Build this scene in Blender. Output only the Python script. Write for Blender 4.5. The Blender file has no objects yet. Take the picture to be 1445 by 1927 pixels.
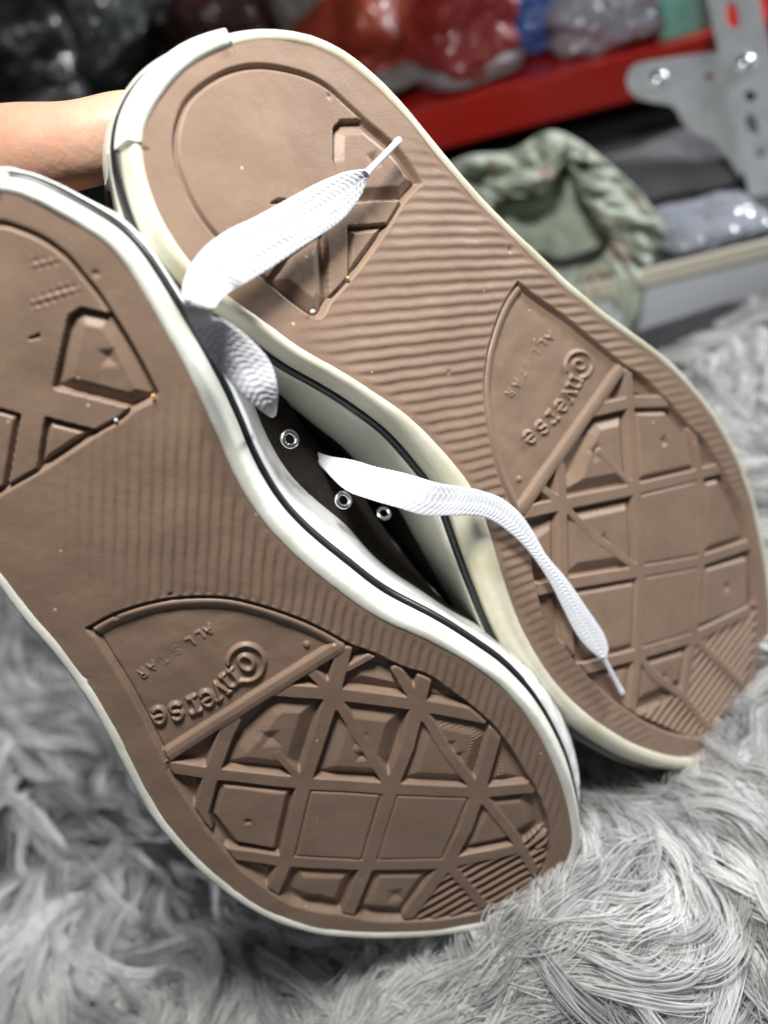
import bpy, bmesh, math, random
import numpy as np
from mathutils import Vector, Matrix, noise
random.seed(7); rng = np.random.default_rng(7)

# ------------------------------------------------------------------ camera, world, lamps
SC = bpy.context.scene
F, CX, CY = 1500.0, 722.5, 963.5                  # focal length in photo pixels, photo centre
ROLL, PITCH, CAMH = math.radians(15), math.radians(40), 0.270
UPC = np.array([-math.sin(ROLL)*math.cos(PITCH), math.cos(ROLL)*math.cos(PITCH), math.sin(PITCH)])
UPC /= np.linalg.norm(UPC)                        # world up seen from the camera
XC = np.array([math.cos(ROLL), math.sin(ROLL), 0.0]); XC -= UPC*XC.dot(UPC); XC /= np.linalg.norm(XC)
YC = np.cross(UPC, XC)                            # horizontal, away from the camera
RW = np.array([XC, YC, UPC])                      # camera axes -> world axes
CAMPOS = np.array([0.0, 0.0, CAMH])
def W(c): return RW @ np.asarray(c, float) + CAMPOS
def ray(px, py): return np.array([(px-CX)/F, (CY-py)/F, -1.0])
def cp(px, py, d): return Vector(W(ray(px, py)*d))

cam_d = bpy.data.cameras.new('camera'); cam = bpy.data.objects.new('camera', cam_d)
SC.collection.objects.link(cam)
cam.matrix_world = Matrix([list(RW[i])+[CAMPOS[i]] for i in range(3)]+[[0, 0, 0, 1]])
cam_d.sensor_fit = 'HORIZONTAL'; cam_d.sensor_width = 36; cam_d.lens = 36*F/1445
cam_d.clip_start = 0.01; cam_d.clip_end = 60
cam_d.dof.use_dof = True; cam_d.dof.focus_distance = 0.205; cam_d.dof.aperture_fstop = 8.5
SC.camera = cam

world = bpy.data.worlds.new('World'); SC.world = world; world.use_nodes = True
world.node_tree.nodes['Background'].inputs[0].default_value = (0.80, 0.86, 1.0, 1)
world.node_tree.nodes['Background'].inputs[1].default_value = 0.07
def area(name, c, target, size, power, color=(1, 1, 1)):
    l = bpy.data.lights.new(name, 'AREA'); l.shape = 'DISK'; l.size = size; l.energy = power; l.color = color
    o = bpy.data.objects.new(name, l); SC.collection.objects.link(o)
    p = Vector(W(c)); t = Vector(W(target)); o.location = p
    o.rotation_euler = (t-p).to_track_quat('-Z', 'Y').to_euler()
    return o
area('ceiling_lamp', (-0.04, 0.26, 0.085), (0.0, 0.0, -0.22), 0.10, 3.05, (1, .98, .945))
area('far_fill_lamp', (1.3, 1.5, -0.4), (0.2, 0.0, -0.5), 0.35, 42, (.95, .975, 1))  # added fill, no lamp seen there; brightens the background and right-hand fur
SC.view_settings.view_transform = 'Standard'; SC.view_settings.look = 'None'
SC.view_settings.exposure = 0.0; SC.view_settings.gamma = 1
SC.cycles.max_bounces = 8; SC.cycles.use_denoising = True

# ------------------------------------------------------------------ materials
def mat(name, col, rough=.5, spec=.5, noise_scale=0, noise_amt=.0, bump=0, bump_scale=400, coat=0, alpha=1, metal=0,
        col2=None, trans=0, sheen=0, vor=None):
    m = bpy.data.materials.new(name); m.use_nodes = True
    nt = m.node_tree; b = nt.nodes['Principled BSDF']; N = nt.nodes.new; L = nt.links.new
    b.inputs['Base Color'].default_value = (*col, 1); b.inputs['Roughness'].default_value = rough
    b.inputs['Specular IOR Level'].default_value = spec; b.inputs['Metallic'].default_value = metal
    b.inputs['Coat Weight'].default_value = coat; b.inputs['Coat Roughness'].default_value = .08
    b.inputs['Alpha'].default_value = alpha; b.inputs['Transmission Weight'].default_value = trans
    b.inputs['Sheen Weight'].default_value = sheen
    tc = N('ShaderNodeTexCoord')
    if noise_amt:
        n = N('ShaderNodeTexNoise'); n.inputs['Scale'].default_value = noise_scale; n.inputs['Detail'].default_value = 6
        n.inputs['Roughness'].default_value = .65
        L(tc.outputs['Object'], n.inputs['Vector'])
        r = N('ShaderNodeValToRGB'); L(n.outputs['Fac'], r.inputs['Fac'])
        c2 = col2 or tuple(c*(1-noise_amt) for c in col)
        r.color_ramp.elements[0].position = .3; r.color_ramp.elements[1].position = .7
        r.color_ramp.elements[0].color = (*c2, 1); r.color_ramp.elements[1].color = (*col, 1)
        L(r.outputs['Color'], b.inputs['Base Color'])
    if bump:
        n2 = N('ShaderNodeTexNoise'); n2.inputs['Scale'].default_value = bump_scale; n2.inputs['Detail'].default_value = 4
        L(tc.outputs['Object'], n2.inputs['Vector'])
        bp = N('ShaderNodeBump'); bp.inputs['Strength'].default_value = bump; bp.inputs['Distance'].default_value = .0006
        L(n2.outputs['Fac'], bp.inputs['Height']); L(bp.outputs['Normal'], b.inputs['Normal'])
    return m
M = {}
def rubber():
    m = mat('brown_gum_rubber', (.276, .188, .137), rough=.46, spec=.38, noise_scale=38, noise_amt=.2, bump=.12, bump_scale=1400)
    nt = m.node_tree; N = nt.nodes.new; L = nt.links.new; b = nt.nodes['Principled BSDF']
    src = b.inputs['Base Color'].links[0].from_socket
    tc = N('ShaderNodeTexCoord')
    # ochre dust smears
    n = N('ShaderNodeTexNoise'); n.inputs['Scale'].default_value = 70; n.inputs['Detail'].default_value = 9; n.inputs['Roughness'].default_value = .72
    L(tc.outputs['Object'], n.inputs['Vector'])
    r = N('ShaderNodeValToRGB'); r.color_ramp.elements[0].position = .52; r.color_ramp.elements[1].position = .75
    L(n.outputs['Fac'], r.inputs['Fac'])
    mx = N('ShaderNodeMix'); mx.data_type = 'RGBA'; L(src, mx.inputs[6]); mx.inputs[7].default_value = (.30, .215, .13, 1)
    mul = N('ShaderNodeMath'); mul.operation = 'MULTIPLY'; mul.inputs[1].default_value = .8
    L(r.outputs['Color'], mul.inputs[0]); L(mul.outputs[0], mx.inputs[0])
    # tiny pale specks of lint
    v = N('ShaderNodeTexVoronoi'); v.inputs['Scale'].default_value = 170; L(tc.outputs['Object'], v.inputs['Vector'])
    v2 = N('ShaderNodeSeparateColor'); L(v.outputs['Color'], v2.inputs[0])
    lt = N('ShaderNodeMath'); lt.operation = 'LESS_THAN'; L(v.outputs['Distance'], lt.inputs[0]); lt.inputs[1].default_value = .07
    gt = N('ShaderNodeMath'); gt.operation = 'GREATER_THAN'; L(v2.outputs[0], gt.inputs[0]); gt.inputs[1].default_value = .84
    a = N('ShaderNodeMath'); a.operation = 'MULTIPLY'; L(lt.outputs[0], a.inputs[0]); L(gt.outputs[0], a.inputs[1])
    mx2 = N('ShaderNodeMix'); mx2.data_type = 'RGBA'; L(a.outputs[0], mx2.inputs[0]); L(mx.outputs[2], mx2.inputs[6]); mx2.inputs[7].default_value = (.55, .46, .33, 1)
    L(mx2.outputs[2], b.inputs['Base Color'])
    n3 = N('ShaderNodeTexNoise'); n3.inputs['Scale'].default_value = 55; n3.inputs['Detail'].default_value = 5; L(tc.outputs['Object'], n3.inputs['Vector'])
    mr = N('ShaderNodeMapRange'); mr.inputs[3].default_value = .36; mr.inputs[4].default_value = .58; L(n3.outputs['Fac'], mr.inputs[0]); L(mr.outputs[0], b.inputs['Roughness'])
    return m
M['rubber'] = rubber()
M['cream'] = mat('cream_rubber', (.74, .73, .63), rough=.38, noise_scale=60, noise_amt=.1, col2=(.60, .55, .38), bump=.15, bump_scale=300)
M['cream_white'] = mat('white_edge_rubber', (.86, .87, .82), rough=.36, noise_scale=70, noise_amt=.1, col2=(.62, .62, .52), bump=.15, bump_scale=300)
M['white'] = mat('glossy_white_rubber', (.87, .89, .88), rough=.24, noise_scale=30, noise_amt=.1, col2=(.80, .82, .81), bump=.1, bump_scale=120)
M['ivory'] = mat('ivory_rubber', (.74, .75, .70), rough=.3, noise_scale=30, noise_amt=.1, col2=(.56, .55, .44), bump=.1, bump_scale=120)
M['black'] = mat('black_rubber_line', (.012, .012, .014), rough=.35)
M['canvas'] = mat('dark_canvas', (.030, .024, .020), rough=.95, spec=.08, bump=.8, bump_scale=1800, noise_scale=300, noise_amt=.4)
M['lining'] = mat('canvas_lining', (.35, .34, .31), rough=.9, bump=.5, bump_scale=900)
M['lace'] = mat('white_woven_cotton', (.70, .72, .77), rough=.7, bump=.25, bump_scale=2500, sheen=.3)
M['aglet'] = mat('clear_plastic_tip', (.80, .82, .90), rough=.12, coat=.6)
M['nickel'] = mat('nickel', (.82, .84, .85), rough=.2, metal=1)
M['insole'] = mat('insole', (.5, .48, .42), rough=.9)

# ------------------------------------------------------------------ mesh helpers
def link(name, me, parent=None, m=None):
    o = bpy.data.objects.new(name, me); SC.collection.objects.link(o)
    if parent is not None: o.parent = parent
    if m is not None: me.materials.append(m)
    return o
def mesh_np(name, V, Fq, parent=None, m=None, smooth=True):
    me = bpy.data.meshes.new(name)
    V = np.asarray(V, np.float32); Fq = np.asarray(Fq, np.int32)
    me.vertices.add(len(V)); me.vertices.foreach_set('co', V.ravel())
    k = Fq.shape[1]
    me.loops.add(Fq.size); me.loops.foreach_set('vertex_index', Fq.ravel())
    me.polygons.add(len(Fq)); me.polygons.foreach_set('loop_start', np.arange(0, Fq.size, k, dtype=np.int32))
    me.polygons.foreach_set('use_smooth', np.full(len(Fq), smooth))
    me.update(calc_edges=True); me.validate()
    return link(name, me, parent, m)
def tag(o, label=None, cat=None, group=None, kind=None):
    if label: o['label'] = label
    if cat: o['category'] = cat
    if group: o['group'] = group
    if kind: o['kind'] = kind
    return o
def empty(name, M4, label, cat, group=None):
    o = bpy.data.objects.new(name, None); SC.collection.objects.link(o); o.matrix_world = M4
    o.empty_display_size = .02
    return tag(o, label, cat, group)
def frame_m(loc, x=None, y=None, z=None):
    if x is None: return Matrix.Translation(loc)
    return Matrix([[x[i], y[i], z[i], loc[i]] for i in range(3)]+[[0, 0, 0, 1]])
def spline(P, n, closed=True):
    P = np.asarray(P, float); N = len(P); out = []
    if closed: idx = np.arange(N)
    else: idx = np.arange(N-1)
    for i in idx:
        if closed: p0, p1, p2, p3 = P[(i-1) % N], P[i], P[(i+1) % N], P[(i+2) % N]
        else: p0, p1, p2, p3 = P[max(i-1, 0)], P[i], P[i+1], P[min(i+2, N-1)]
        t = np.linspace(0, 1, 24, endpoint=False)[:, None]
        out.append(.5*((2*p1)+(-p0+p2)*t+(2*p0-5*p1+4*p2-p3)*t**2+(-p0+3*p1-3*p2+p3)*t**3))
    out = np.concatenate(out)
    if not closed: out = np.vstack([out, P[-1]])
    Q = np.vstack([out, out[:1]]) if closed else out
    s = np.r_[0, np.cumsum(np.linalg.norm(np.diff(Q, axis=0), axis=1))]
    u = np.linspace(0, s[-1], n, endpoint=not closed)
    return np.stack([np.interp(u, s, Q[:, k]) for k in range(Q.shape[1])], 1)
def smooth_closed(P, it):
    for _ in range(it): P = .25*np.roll(P, 1, 0)+.5*P+.25*np.roll(P, -1, 0)
    return P
def loft(rings, close_ring=True):
    n = len(rings[0]); V = np.vstack(rings); Fq = []
    for r in range(len(rings)-1):
        a = r*n+np.arange(n if close_ring else n-1); b = r*n+(np.arange(n if close_ring else n-1)+1) % n
        Fq.append(np.stack([a, b, b+n, a+n], 1))
    return V, np.vstack(Fq)
def sstep(x, a, b):
    t = np.clip((x-a)/(b-a), 0, 1); return t*t*(3-2*t)
def seg_dist(X, Y, a, b):
    d = b-a; L2 = max(d.dot(d), 1e-12); t = np.clip(((X-a[0])*d[0]+(Y-a[1])*d[1])/L2, 0, 1)
    return np.hypot(X-a[0]-t*d[0], Y-a[1]-t*d[1])
def poly_dist(X, Y, P, closed=False):
    D = np.full(X.shape, 1e9, np.float32)
    n = len(P)
    for i in range(n if closed else n-1): D = np.minimum(D, seg_dist(X, Y, P[i], P[(i+1) % n]))
    return D
def inside(X, Y, P):
    c = np.zeros(X.shape, bool); n = len(P)
    for i in range(n):
        x1, y1 = P[i]; x2, y2 = P[(i+1) % n]
        if y1 == y2: continue
        m = ((y1 > Y) != (y2 > Y)) & (X < (x2-x1)*(Y-y1)/(y2-y1)+x1); c ^= m
    return c
def vnoise(X, Y, s, seed):
    r = np.random.default_rng(seed).random((256, 256)).astype(np.float32)
    x = X*s+1000; y = Y*s+1000; xi = np.floor(x).astype(int); yi = np.floor(y).astype(int); fx = x-xi; fy = y-yi
    fx = fx*fx*(3-2*fx); fy = fy*fy*(3-2*fy); g = lambda i, j: r[i % 256, j % 256]
    return (g(xi, yi)*(1-fx)+g(xi+1, yi)*fx)*(1-fy)+(g(xi, yi+1)*(1-fx)+g(xi+1, yi+1)*fx)*fy

# ------------------------------------------------------------------ a sole's plane (frame of one shoe)
class Sole:
    def __init__(s, p1, d1, p2, d2, tau):
        a1 = ray(*p1)*d1; a2 = ray(*p2)*d2; a = a2-a1; a /= np.linalg.norm(a)
        w = np.cross([0, 0, 1.], a); w /= np.linalg.norm(w); n = np.cross(a, w)
        if n[2] < 0: w, n = -w, -n
        t = math.radians(tau); s.w = w*math.cos(t)+n*math.sin(t); s.n = n*math.cos(t)-w*math.sin(t); s.a = a; s.o = a1
        s.M4 = frame_m(W(s.o), RW@s.a, RW@s.w, RW@s.n)
    def q(s, px, py): r = ray(px, py); return r*(s.o.dot(s.n)/r.dot(s.n))
    def depth(s, px, py): return -s.q(px, py)[2]
    def L(s, p): q = s.q(*p)-s.o; return np.array([q.dot(s.a), q.dot(s.w)])*1000      # millimetres along / across
    def LL(s, P): return np.array([s.L(p) for p in P])
    def cam2loc(s, c): d = np.asarray(c)-s.o; return np.array([d.dot(s.a), d.dot(s.w), d.dot(s.n)])
SA = Sole((30, 658), .165, (680, 1450), .222, 8)
SB = Sole((560, 350), .188, (1190, 1000), .264, -20)

# ------------------------------------------------------------------ raised letters, drawn as strokes (x right, y up, x-height 1)
def arc(cx, cy, rx, ry, a0, a1, n=12):
    t = np.radians(np.linspace(a0, a1, n)); return np.stack([cx+rx*np.cos(t), cy+ry*np.sin(t)], 1)
GL = {
 'o': [arc(0, 0, .36, .46, 0, 360, 18)],
 'n': [np.array([[-.32, -.5], [-.32, .45]]), np.array([[-.48, .45], [-.32, .45]]), np.vstack([arc(0, .12, .32, .34, 170, 0, 8), [[.32, -.5]]]), np.array([[-.45, -.5], [-.18, -.5]]), np.array([[.18, -.5], [.46, -.5]])],
 'v': [np.array([[-.4, .48], [0, -.48], [.4, .48]]), np.array([[-.52, .48], [-.25, .48]]), np.array([[.25, .48], [.52, .48]])],
 'e': [np.vstack([[[-.34, .02]], [[.36, .02]], arc(0, 0, .37, .47, 5, 320, 16)])],
 'r': [np.array([[-.15, -.5], [-.15, .46]]), np.array([[-.34, .46], [-.15, .46]]), np.array([[-.36, -.5], [.1, -.5]]), np.array([[-.15, .2], [.08, .44], [.3, .4]]), arc(.28, .36, .05, .05, 0, 360, 6)],
 'S': [np.vstack([arc(0, .24, .3, .24, 20, 250, 10), arc(0, -.24, .32, .25, 80, -160, 10)])],
 'A': [np.array([[-.4, -.5], [0, .5], [.4, -.5]]), np.array([[-.22, -.12], [.22, -.12]])],
 'L': [np.array([[-.25, .5], [-.25, -.5], [.3, -.5]])],
 'T': [np.array([[-.35, .5], [.35, .5]]), np.array([[0, .5], [0, -.5]])],
 'R': [np.vstack([[[-.28, -.5], [-.28, .5], [0, .5]], arc(.02, .25, .25, .25, 80, -90, 7), [[-.28, 0]]]), np.array([[0, 0], [.32, -.5]])],
 'C': [arc(0, 0, 1, 1, 38, 322, 30)],
}
def glyph(H, X, Y, S, ch, c, rd, hpx, hw, height, sx=1.0):
    rd = np.array(rd, float); rd /= np.linalg.norm(rd); up = np.array([rd[1], -rd[0]])
    for st in GL[ch]:
        P = S.LL([np.array(c)+rd*hpx*x*sx+up*hpx*y for x, y in st])
        lo = P.min(0)-2*hw-1; hi = P.max(0)+2*hw+1
        m = (X > lo[0]) & (X < hi[0]) & (Y > lo[1]) & (Y < hi[1])
        d = poly_dist(X[m], Y[m], P)
        yield m, height*(1-sstep(d, hw*.35, hw*1.35))

def build_outsole(S, outline, D, parent):
    """height field of the tread, in millimetres, clipped just inside the rubber rim"""
    O = D['O']
    lo = O.min(0)-1; hi = O.max(0)+1; st = .23
    xs = np.arange(lo[0], hi[0], st); ys = np.arange(lo[1], hi[1], st)
    X, Y = np.meshgrid(xs, ys, indexing='ij'); X = X.astype(np.float32); Y = Y.astype(np.float32)
    H = (vnoise(X, Y, .12, 3)-.5)*.35+(vnoise(X, Y, .5, 5)-.5)*.06
    base = H.copy()
    dO = poly_dist(X, Y, O[::3], True)
    # fine ribs across the shank and round the forefoot border
    rd = D['rib_dir']; c = S.L(D['rib_at']); u = S.L(np.array(D['rib_at'])+np.array(rd)*10)-c; u /= np.linalg.norm(u); v = np.array([-u[1], u[0]])
    if v[0] < 0: v = -v
    ph = (X-c[0])*v[0]+(Y-c[1])*v[1]
    along = (X-c[0])*u[0]+(Y-c[1])*u[1]
    ph = ph+.07*np.sin(along*.5)+(vnoise(X, Y, .05, 11)-.5)*.35
    saw = (ph/D['rib_pitch']) % 1.0
    rib = np.where(saw < .62, saw/.62, (1-saw)/.38)
    rib = rib*rib*(3-2*rib)
    dpan = np.minimum(poly_dist(X, Y, spline(S.LL(D['sector_arc']), 60, False)), np.minimum(poly_dist(X, Y, S.LL(D['sector_side'])), np.minimum(poly_dist(X, Y, spline(S.LL(D['lattice'][:-2]), 120, False)), poly_dist(X, Y, spline(S.LL(D['heel_panel']), 120), True))))
    rm = sstep(dpan, .5, 1.7)*D['rib_mask'](X, Y)*sstep(dO, 1.0, 4.0)*(.75+.3*vnoise(X, Y, .05, 21))
    H += (rib-.6)*D['rib_amp']*rm
    # heel panel
    HP = spline(S.LL(D['heel_panel']), 260); 
    inH = inside(X, Y, HP); dH = poly_dist(X, Y, HP, True)
    H = np.where(inH, base-.05, H)
    def cell(P, top, bevel, edge=.35, depth=2.0, lim=None, round_=0):
        P = np.asarray(P); m = inside(X, Y, P)
        if lim is not None: m &= lim
        d = np.full(X.shape, 1e9, np.float32); i = np.where(m)
        d2 = poly_dist(X[i], Y[i], P, True)
        if lim is not None and limd is not None: d2 = np.minimum(d2, limd[i])
        H[i] = base[i]-depth+(depth+top)*np.clip((d2-edge)/bevel, 0, 1)
    def pit(c, r=2.2, dep=.8, ang=.3):
        q = S.L(c); dx = X-q[0]; dy = Y-q[1]; ca, sa = math.cos(ang), math.sin(ang); a = np.abs(dx*ca+dy*sa)/r; b = np.abs(-dx*sa+dy*ca)/r
        k = np.clip(1-(np.sqrt(a)+np.sqrt(b))**1.2*.9, 0, 1); k2 = np.clip(1-(a+b), 0, 1)
        H[:] -= dep*(k2**1.2)
    limd = dH
    for P, top, bev in D['heel_cells']: cell(S.LL(P), top, bev, lim=inH)
    for c in D['heel_pits']: pit(c, 3.0, .9)
    H = np.where(inH, np.maximum(H, base-.1-4.0*dH), H)
    H -= 1.3*(1-sstep(dH, .2, .7))
    # dotted texture
    def dots(poly, pitch=1.55, amp=.35, ang=0.5):
        P = S.LL(poly); m = inside(X, Y, P); ca, sa = math.cos(ang), math.sin(ang)
        a = (X*ca+Y*sa)/pitch*2*math.pi; b = (-X*sa+Y*ca)/pitch*2*math.pi
        dd = np.minimum(poly_dist(X, Y, P, True), 1.0)
        H[:] = np.where(m, H+amp*dd*(np.sin(a)*np.sin(b)), H)
    for P in D['heel_dots']: dots(P, 2.3, .32)
    # forefoot panel: recessed logo sector, dividing bar, lattice
    SEC = spline(S.LL(D['sector_arc']), 120, False); side = S.LL(D['sector_side'])
    secP = np.vstack([SEC, side]); inS = inside(X, Y, secP)
    dArc = poly_dist(X, Y, SEC); dSide = poly_dist(X, Y, side)
    fl = -1.35+(vnoise(X, Y, .25, 31)-.5)*.22
    prof = np.where(dArc < 2.0, -.15-.25*sstep(dArc, 1.3, 2.0), -.4+(fl+.4)*sstep(dArc, 2.0, 3.2))
    H = np.where(inS, base+np.maximum(prof, -.1-3.0*dSide), H)
    lat = S.LL(D['lattice']); LP = spline(lat[:-2], 260, False); LP = np.vstack([LP, lat[-2:]])
    inL = inside(X, Y, LP); dL = poly_dist(X, Y, LP, True)
    H = np.where(inL, base-2.8, H)
    for P, pitch, ang in D['stripes']:
        PP = S.LL(P); m = inside(X, Y, PP) & inL
        c0 = S.L(P[0]); u2 = S.L(np.array(P[0])+np.array(ang)*10)-c0; u2 /= np.linalg.norm(u2)
        t = (-(X-c0[0])*u2[1]+(Y-c0[1])*u2[0])/pitch*2*math.pi
        H = np.where(m, base-1.25+1.05*np.clip(1.5*np.sin(t), -1, 1), H)
    limd = dL
    hw = D['bar_hw']
    for P, top, bev, dep in D['cells']: cell(S.LL(P), top, bev*1.3, edge=hw+.15, depth=dep*1.25, lim=inL)
    for c, r in D['pits']: pit(c, r*1.6, 1.25)
    for P in D['dots']: dots(P, 1.5, .35)
    for P, k in D['bars']:
        d = poly_dist(X, Y, S.LL(P)); w_ = hw*k
        bar = base-.12-2.9*sstep(d, w_-.2, w_+.4)
        H = np.where(inL, np.maximum(H, bar), H)
    d = poly_dist(X, Y, S.LL(D['divider']))
    H = np.maximum(H, np.where(inL | inS, base+.35-.16*d-2.4*sstep(d, 1.7, 2.5), -9))
    H = np.where(inL & (poly_dist(X, Y, S.LL(D['divider'])) > 2.0), np.maximum(H, base-.1-4.0*dL), H)
    wob = .35*(vnoise(X, Y, .35, 77)-.3)
    H -= 1.1*(1-sstep(dSide, .2, .8))
    H -= 1.2*(1-sstep(dL+wob, .1, .75))*(poly_dist(X, Y, S.LL(D['divider'])) > 2.2)
    H -= 1.1*(1-sstep(dArc, .15, .6))
    for ch, cc, rdv, hh, hwk, ht in D['text']:
        for m, dh in glyph(H, X, Y, S, ch, cc, rdv, hh, hwk*.85, ht*1.1): 
            H[m] = np.where(dh > .02, np.maximum(H[m], (base+fl)[m]+dh), H[m]) if ht > .4 else H[m]+dh
    for c in D['nicks']:
        q = S.L(c); H -= .5*np.exp(-(((X-q[0])**2+(Y-q[1])**2)/.35))
    for _ in range(1):
        H[1:-1] = .25*H[:-2]+.5*H[1:-1]+.25*H[2:]; H[:, 1:-1] = .25*H[:, :-2]+.5*H[:, 1:-1]+.25*H[:, 2:]
    keep = inside(X, Y, O)
    k = keep[:-1, :-1] & keep[1:, :-1] & keep[:-1, 1:] & keep[1:, 1:]
    idx = np.full(X.shape, -1, np.int64); used = np.zeros(X.shape, bool)
    used[:-1, :-1] |= k; used[1:, :-1] |= k; used[:-1, 1:] |= k; used[1:, 1:] |= k
    idx[used] = np.arange(used.sum())
    V = np.stack([X[used], Y[used], H[used]], 1)/1000
    i, j = np.where(k)
    Fq = np.stack([idx[i, j], idx[i+1, j], idx[i+1, j+1], idx[i, j+1]], 1)
    return mesh_np('outsole', V, Fq, parent, M['rubber'])

def offset_ring(O, N, o, z, extra=None):
    e = 0 if extra is None else extra
    return np.stack([O[:, 0]+N[:, 0]*(o+e), O[:, 1]+N[:, 1]*(o+e), np.full(len(O), z, float) if np.isscalar(z) else z], 1)/1000

def build_shoe(S, D, name, label, mats):
    root = empty(name, Matrix([list(r) for r in np.array(S.M4)]), label, 'shoe', 'pair of low canvas sneakers')
    O = smooth_closed(spline(S.LL(D['outline']), 720), 34)
    T = np.roll(O, -1, 0)-np.roll(O, 1, 0); T /= np.linalg.norm(T, axis=1)[:, None]
    Nn = np.stack([T[:, 1], -T[:, 0]], 1)
    area_ = .5*np.sum(O[:, 0]*np.roll(O[:, 1], -1)-np.roll(O[:, 0], -1)*O[:, 1])
    if area_ < 0: Nn = -Nn
    D['O'] = O
    build_outsole(S, O, D, root)
    n = len(O); t = np.arange(n)/n
    wob = np.array([noise.noise(Vector((O[i, 0]*.08, O[i, 1]*.08, 4.0)))*.22+noise.noise(Vector((O[i, 0]*.4, O[i, 1]*.4, 9.0)))*.10 for i in range(n)])
    def proj(i, o, z):
        q = S.o+(S.a*(O[i, 0]+Nn[i, 0]*o)+S.w*(O[i, 1]+Nn[i, 1]*o)+S.n*z)/1000
        return np.array([CX-q[0]/q[2]*F, CY+q[1]/q[2]*F])
    def solve(i, px, z, lo_, hi_):
        b0 = proj(i, 0, 0); u0 = proj(i, 1, 0)-b0; tg = proj((i+4) % n, 0, 0)-proj((i-4) % n, 0, 0); nn_ = np.array([tg[1], -tg[0]]); nn_ /= np.linalg.norm(nn_)
        if nn_.dot(u0) < 0: nn_ = -nn_
        f0 = (proj(i, 0, z)-b0).dot(nn_); f1 = (proj(i, 1, z)-b0).dot(nn_); return float(np.clip((px-f0)/(f1-f0), lo_, hi_))
    K_ = []
    for pt, rp_, wp_ in D['keys']:
        i = int(np.argmin(np.hypot(*(O-S.L(pt)).T)))
        r_ = min(solve(i, rp_, -6, 1.6, 9), solve(i, rp_, -.3, 1.6, 9)) if rp_ > 0 else -rp_
        w_ = min(solve(i, wp_, -27, -6, 16), r_+5.5) if wp_ > 0 else (r_+2.5)
        if wp_ > 0 and wp_-rp_ < 6: w_ = min(w_, r_+1.2)
        K_.append((i, r_, w_))
    K_.sort(); ki = np.array([k[0] for k in K_], float); kr = np.array([k[1] for k in K_]); kw = np.array([k[2] for k in K_])
    print(name, [(int(a), round(b, 1), round(c, 1)) for a, b, c in K_])
    per = lambda v: np.interp(np.arange(n), np.r_[ki-n, ki, ki+n], np.r_[v, v, v])
    def sm1(v, k=25): kk = np.hanning(k); kk /= kk.sum(); return np.convolve(np.r_[v[-k:], v, v[:k]], kk, 'same')[k:-k]
    rimo = sm1(per(kr)); wallo = sm1(per(kw))
    B_ = sorted((int(np.argmin(np.hypot(*(O-S.L(pt)).T))), v) for pt, v in D['bulge'])
    bi = np.array([b[0] for b in B_], float); bulge = sm1(np.interp(np.arange(n), np.r_[bi-n, bi, bi+n], np.r_[[b[1] for b in B_]*3]))
    rim = [(-1.4, -1.0), (-.8, -.1), (-.45, .25), (.1, .42), (1.2, .5), (2.3, .25), (3.1, -.6), (3.6, -2.2), (4.0, -4.3), (4.2, -6.0), (3.6, -6.3)]
    R = [offset_ring(O, Nn, o if i < 3 else o*rimo/4.2, z, wob*(.8 if i < 6 else .4)) for i, (o, z) in enumerate(rim)]
    V, Fq = loft(R); mesh_np('edge_strip', V, Fq, root, M[mats[0]])
    st = [(3.4, -5.9), (4.25, -6.05), (4.9, -6.3), (5.3, -7.3), (5.4, -8.2), (4.6, -8.6)]
    V, Fq = loft([offset_ring(O, Nn, rimo+(o-4.2), z, wob*.3) for o, z in st]); mesh_np('black_line', V, Fq, root, M['black'])
    def wall_o(z, e=0):
        t_ = (-8.5-z)/(27-8.5); return rimo+1.2+(wallo-rimo-1.2)*max(t_, 0)**.8+e
    wl = [(-1.4, -8.1), (-.1, -8.3), (.3, -9.0), (.3, -12), (.35, -16), (.35, -20), (.2, -24), (0, -27), (-.4, -29), (-1.1, -30), (-2.8, -30.4), (-6, -30.2)]
    V, Fq = loft([offset_ring(O, Nn, wall_o(max(z, -27), e), z, wob*.5) for e, z in wl]); mesh_np('foxing', V, Fq, root, M[mats[1]])
    # heel reinforcement strip, a second layer of rubber over the edge
    h0 = S.L(D['heel_strip'][0]); h1 = S.L(D['heel_strip'][1])
    i0 = int(np.argmin(np.hypot(*(O-h0).T))); i1 = int(np.argmin(np.hypot(*(O-h1).T)))
    seq = np.arange(i0, i1+1) if i0 <= i1 else np.r_[np.arange(i0, n), np.arange(0, i1+1)]
    if len(seq) > n/2: seq = np.r_[np.arange(i1, n), np.arange(0, i0+1)] if i1 > i0 else np.arange(i1, i0+1)
    pr = [(-.7, .3), (-.3, .75), (.5, .95), (.0, .85), (.35, .1), (.5, -2.5), (.7, -6), (.8, -10), (.8, -16), (.8, -22), (.8, -28), (-.2, -30.6), (-3, -31)]
    hs = D['hs_out']
    def oo(e, z, k): return (e+.2 if k < 3 else (rimo*hs+e if z > -7 else wall_o(max(z, -27), e)))
    R = [np.stack([O[seq, 0]+Nn[seq, 0]*np.broadcast_to(oo(e, z, k), (n,))[seq], O[seq, 1]+Nn[seq, 1]*np.broadcast_to(oo(e, z, k), (n,))[seq], np.full(len(seq), z)], 1)/1000 for k, (e, z) in enumerate(pr)]
    # close the two ends of the strip
    for e in (0, -1):
        pass
    V, Fq = loft(R, False)
    nn = len(seq); V = list(V); extra = []
    for e in (0, nn-1):
        c = len(V); V += [np.array(R[k][e])-np.array([Nn[seq[e], 0], Nn[seq[e], 1], 0])*.0016 for k in range(len(R))]
        for k in range(len(R)-1):
            q = [k*nn+e, (k+1)*nn+e, c+k+1, c+k]; extra.append(q if e else q[::-1])
    mesh_np('heel_strip', V, np.vstack([Fq, extra]), root, M[mats[2]])
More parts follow.
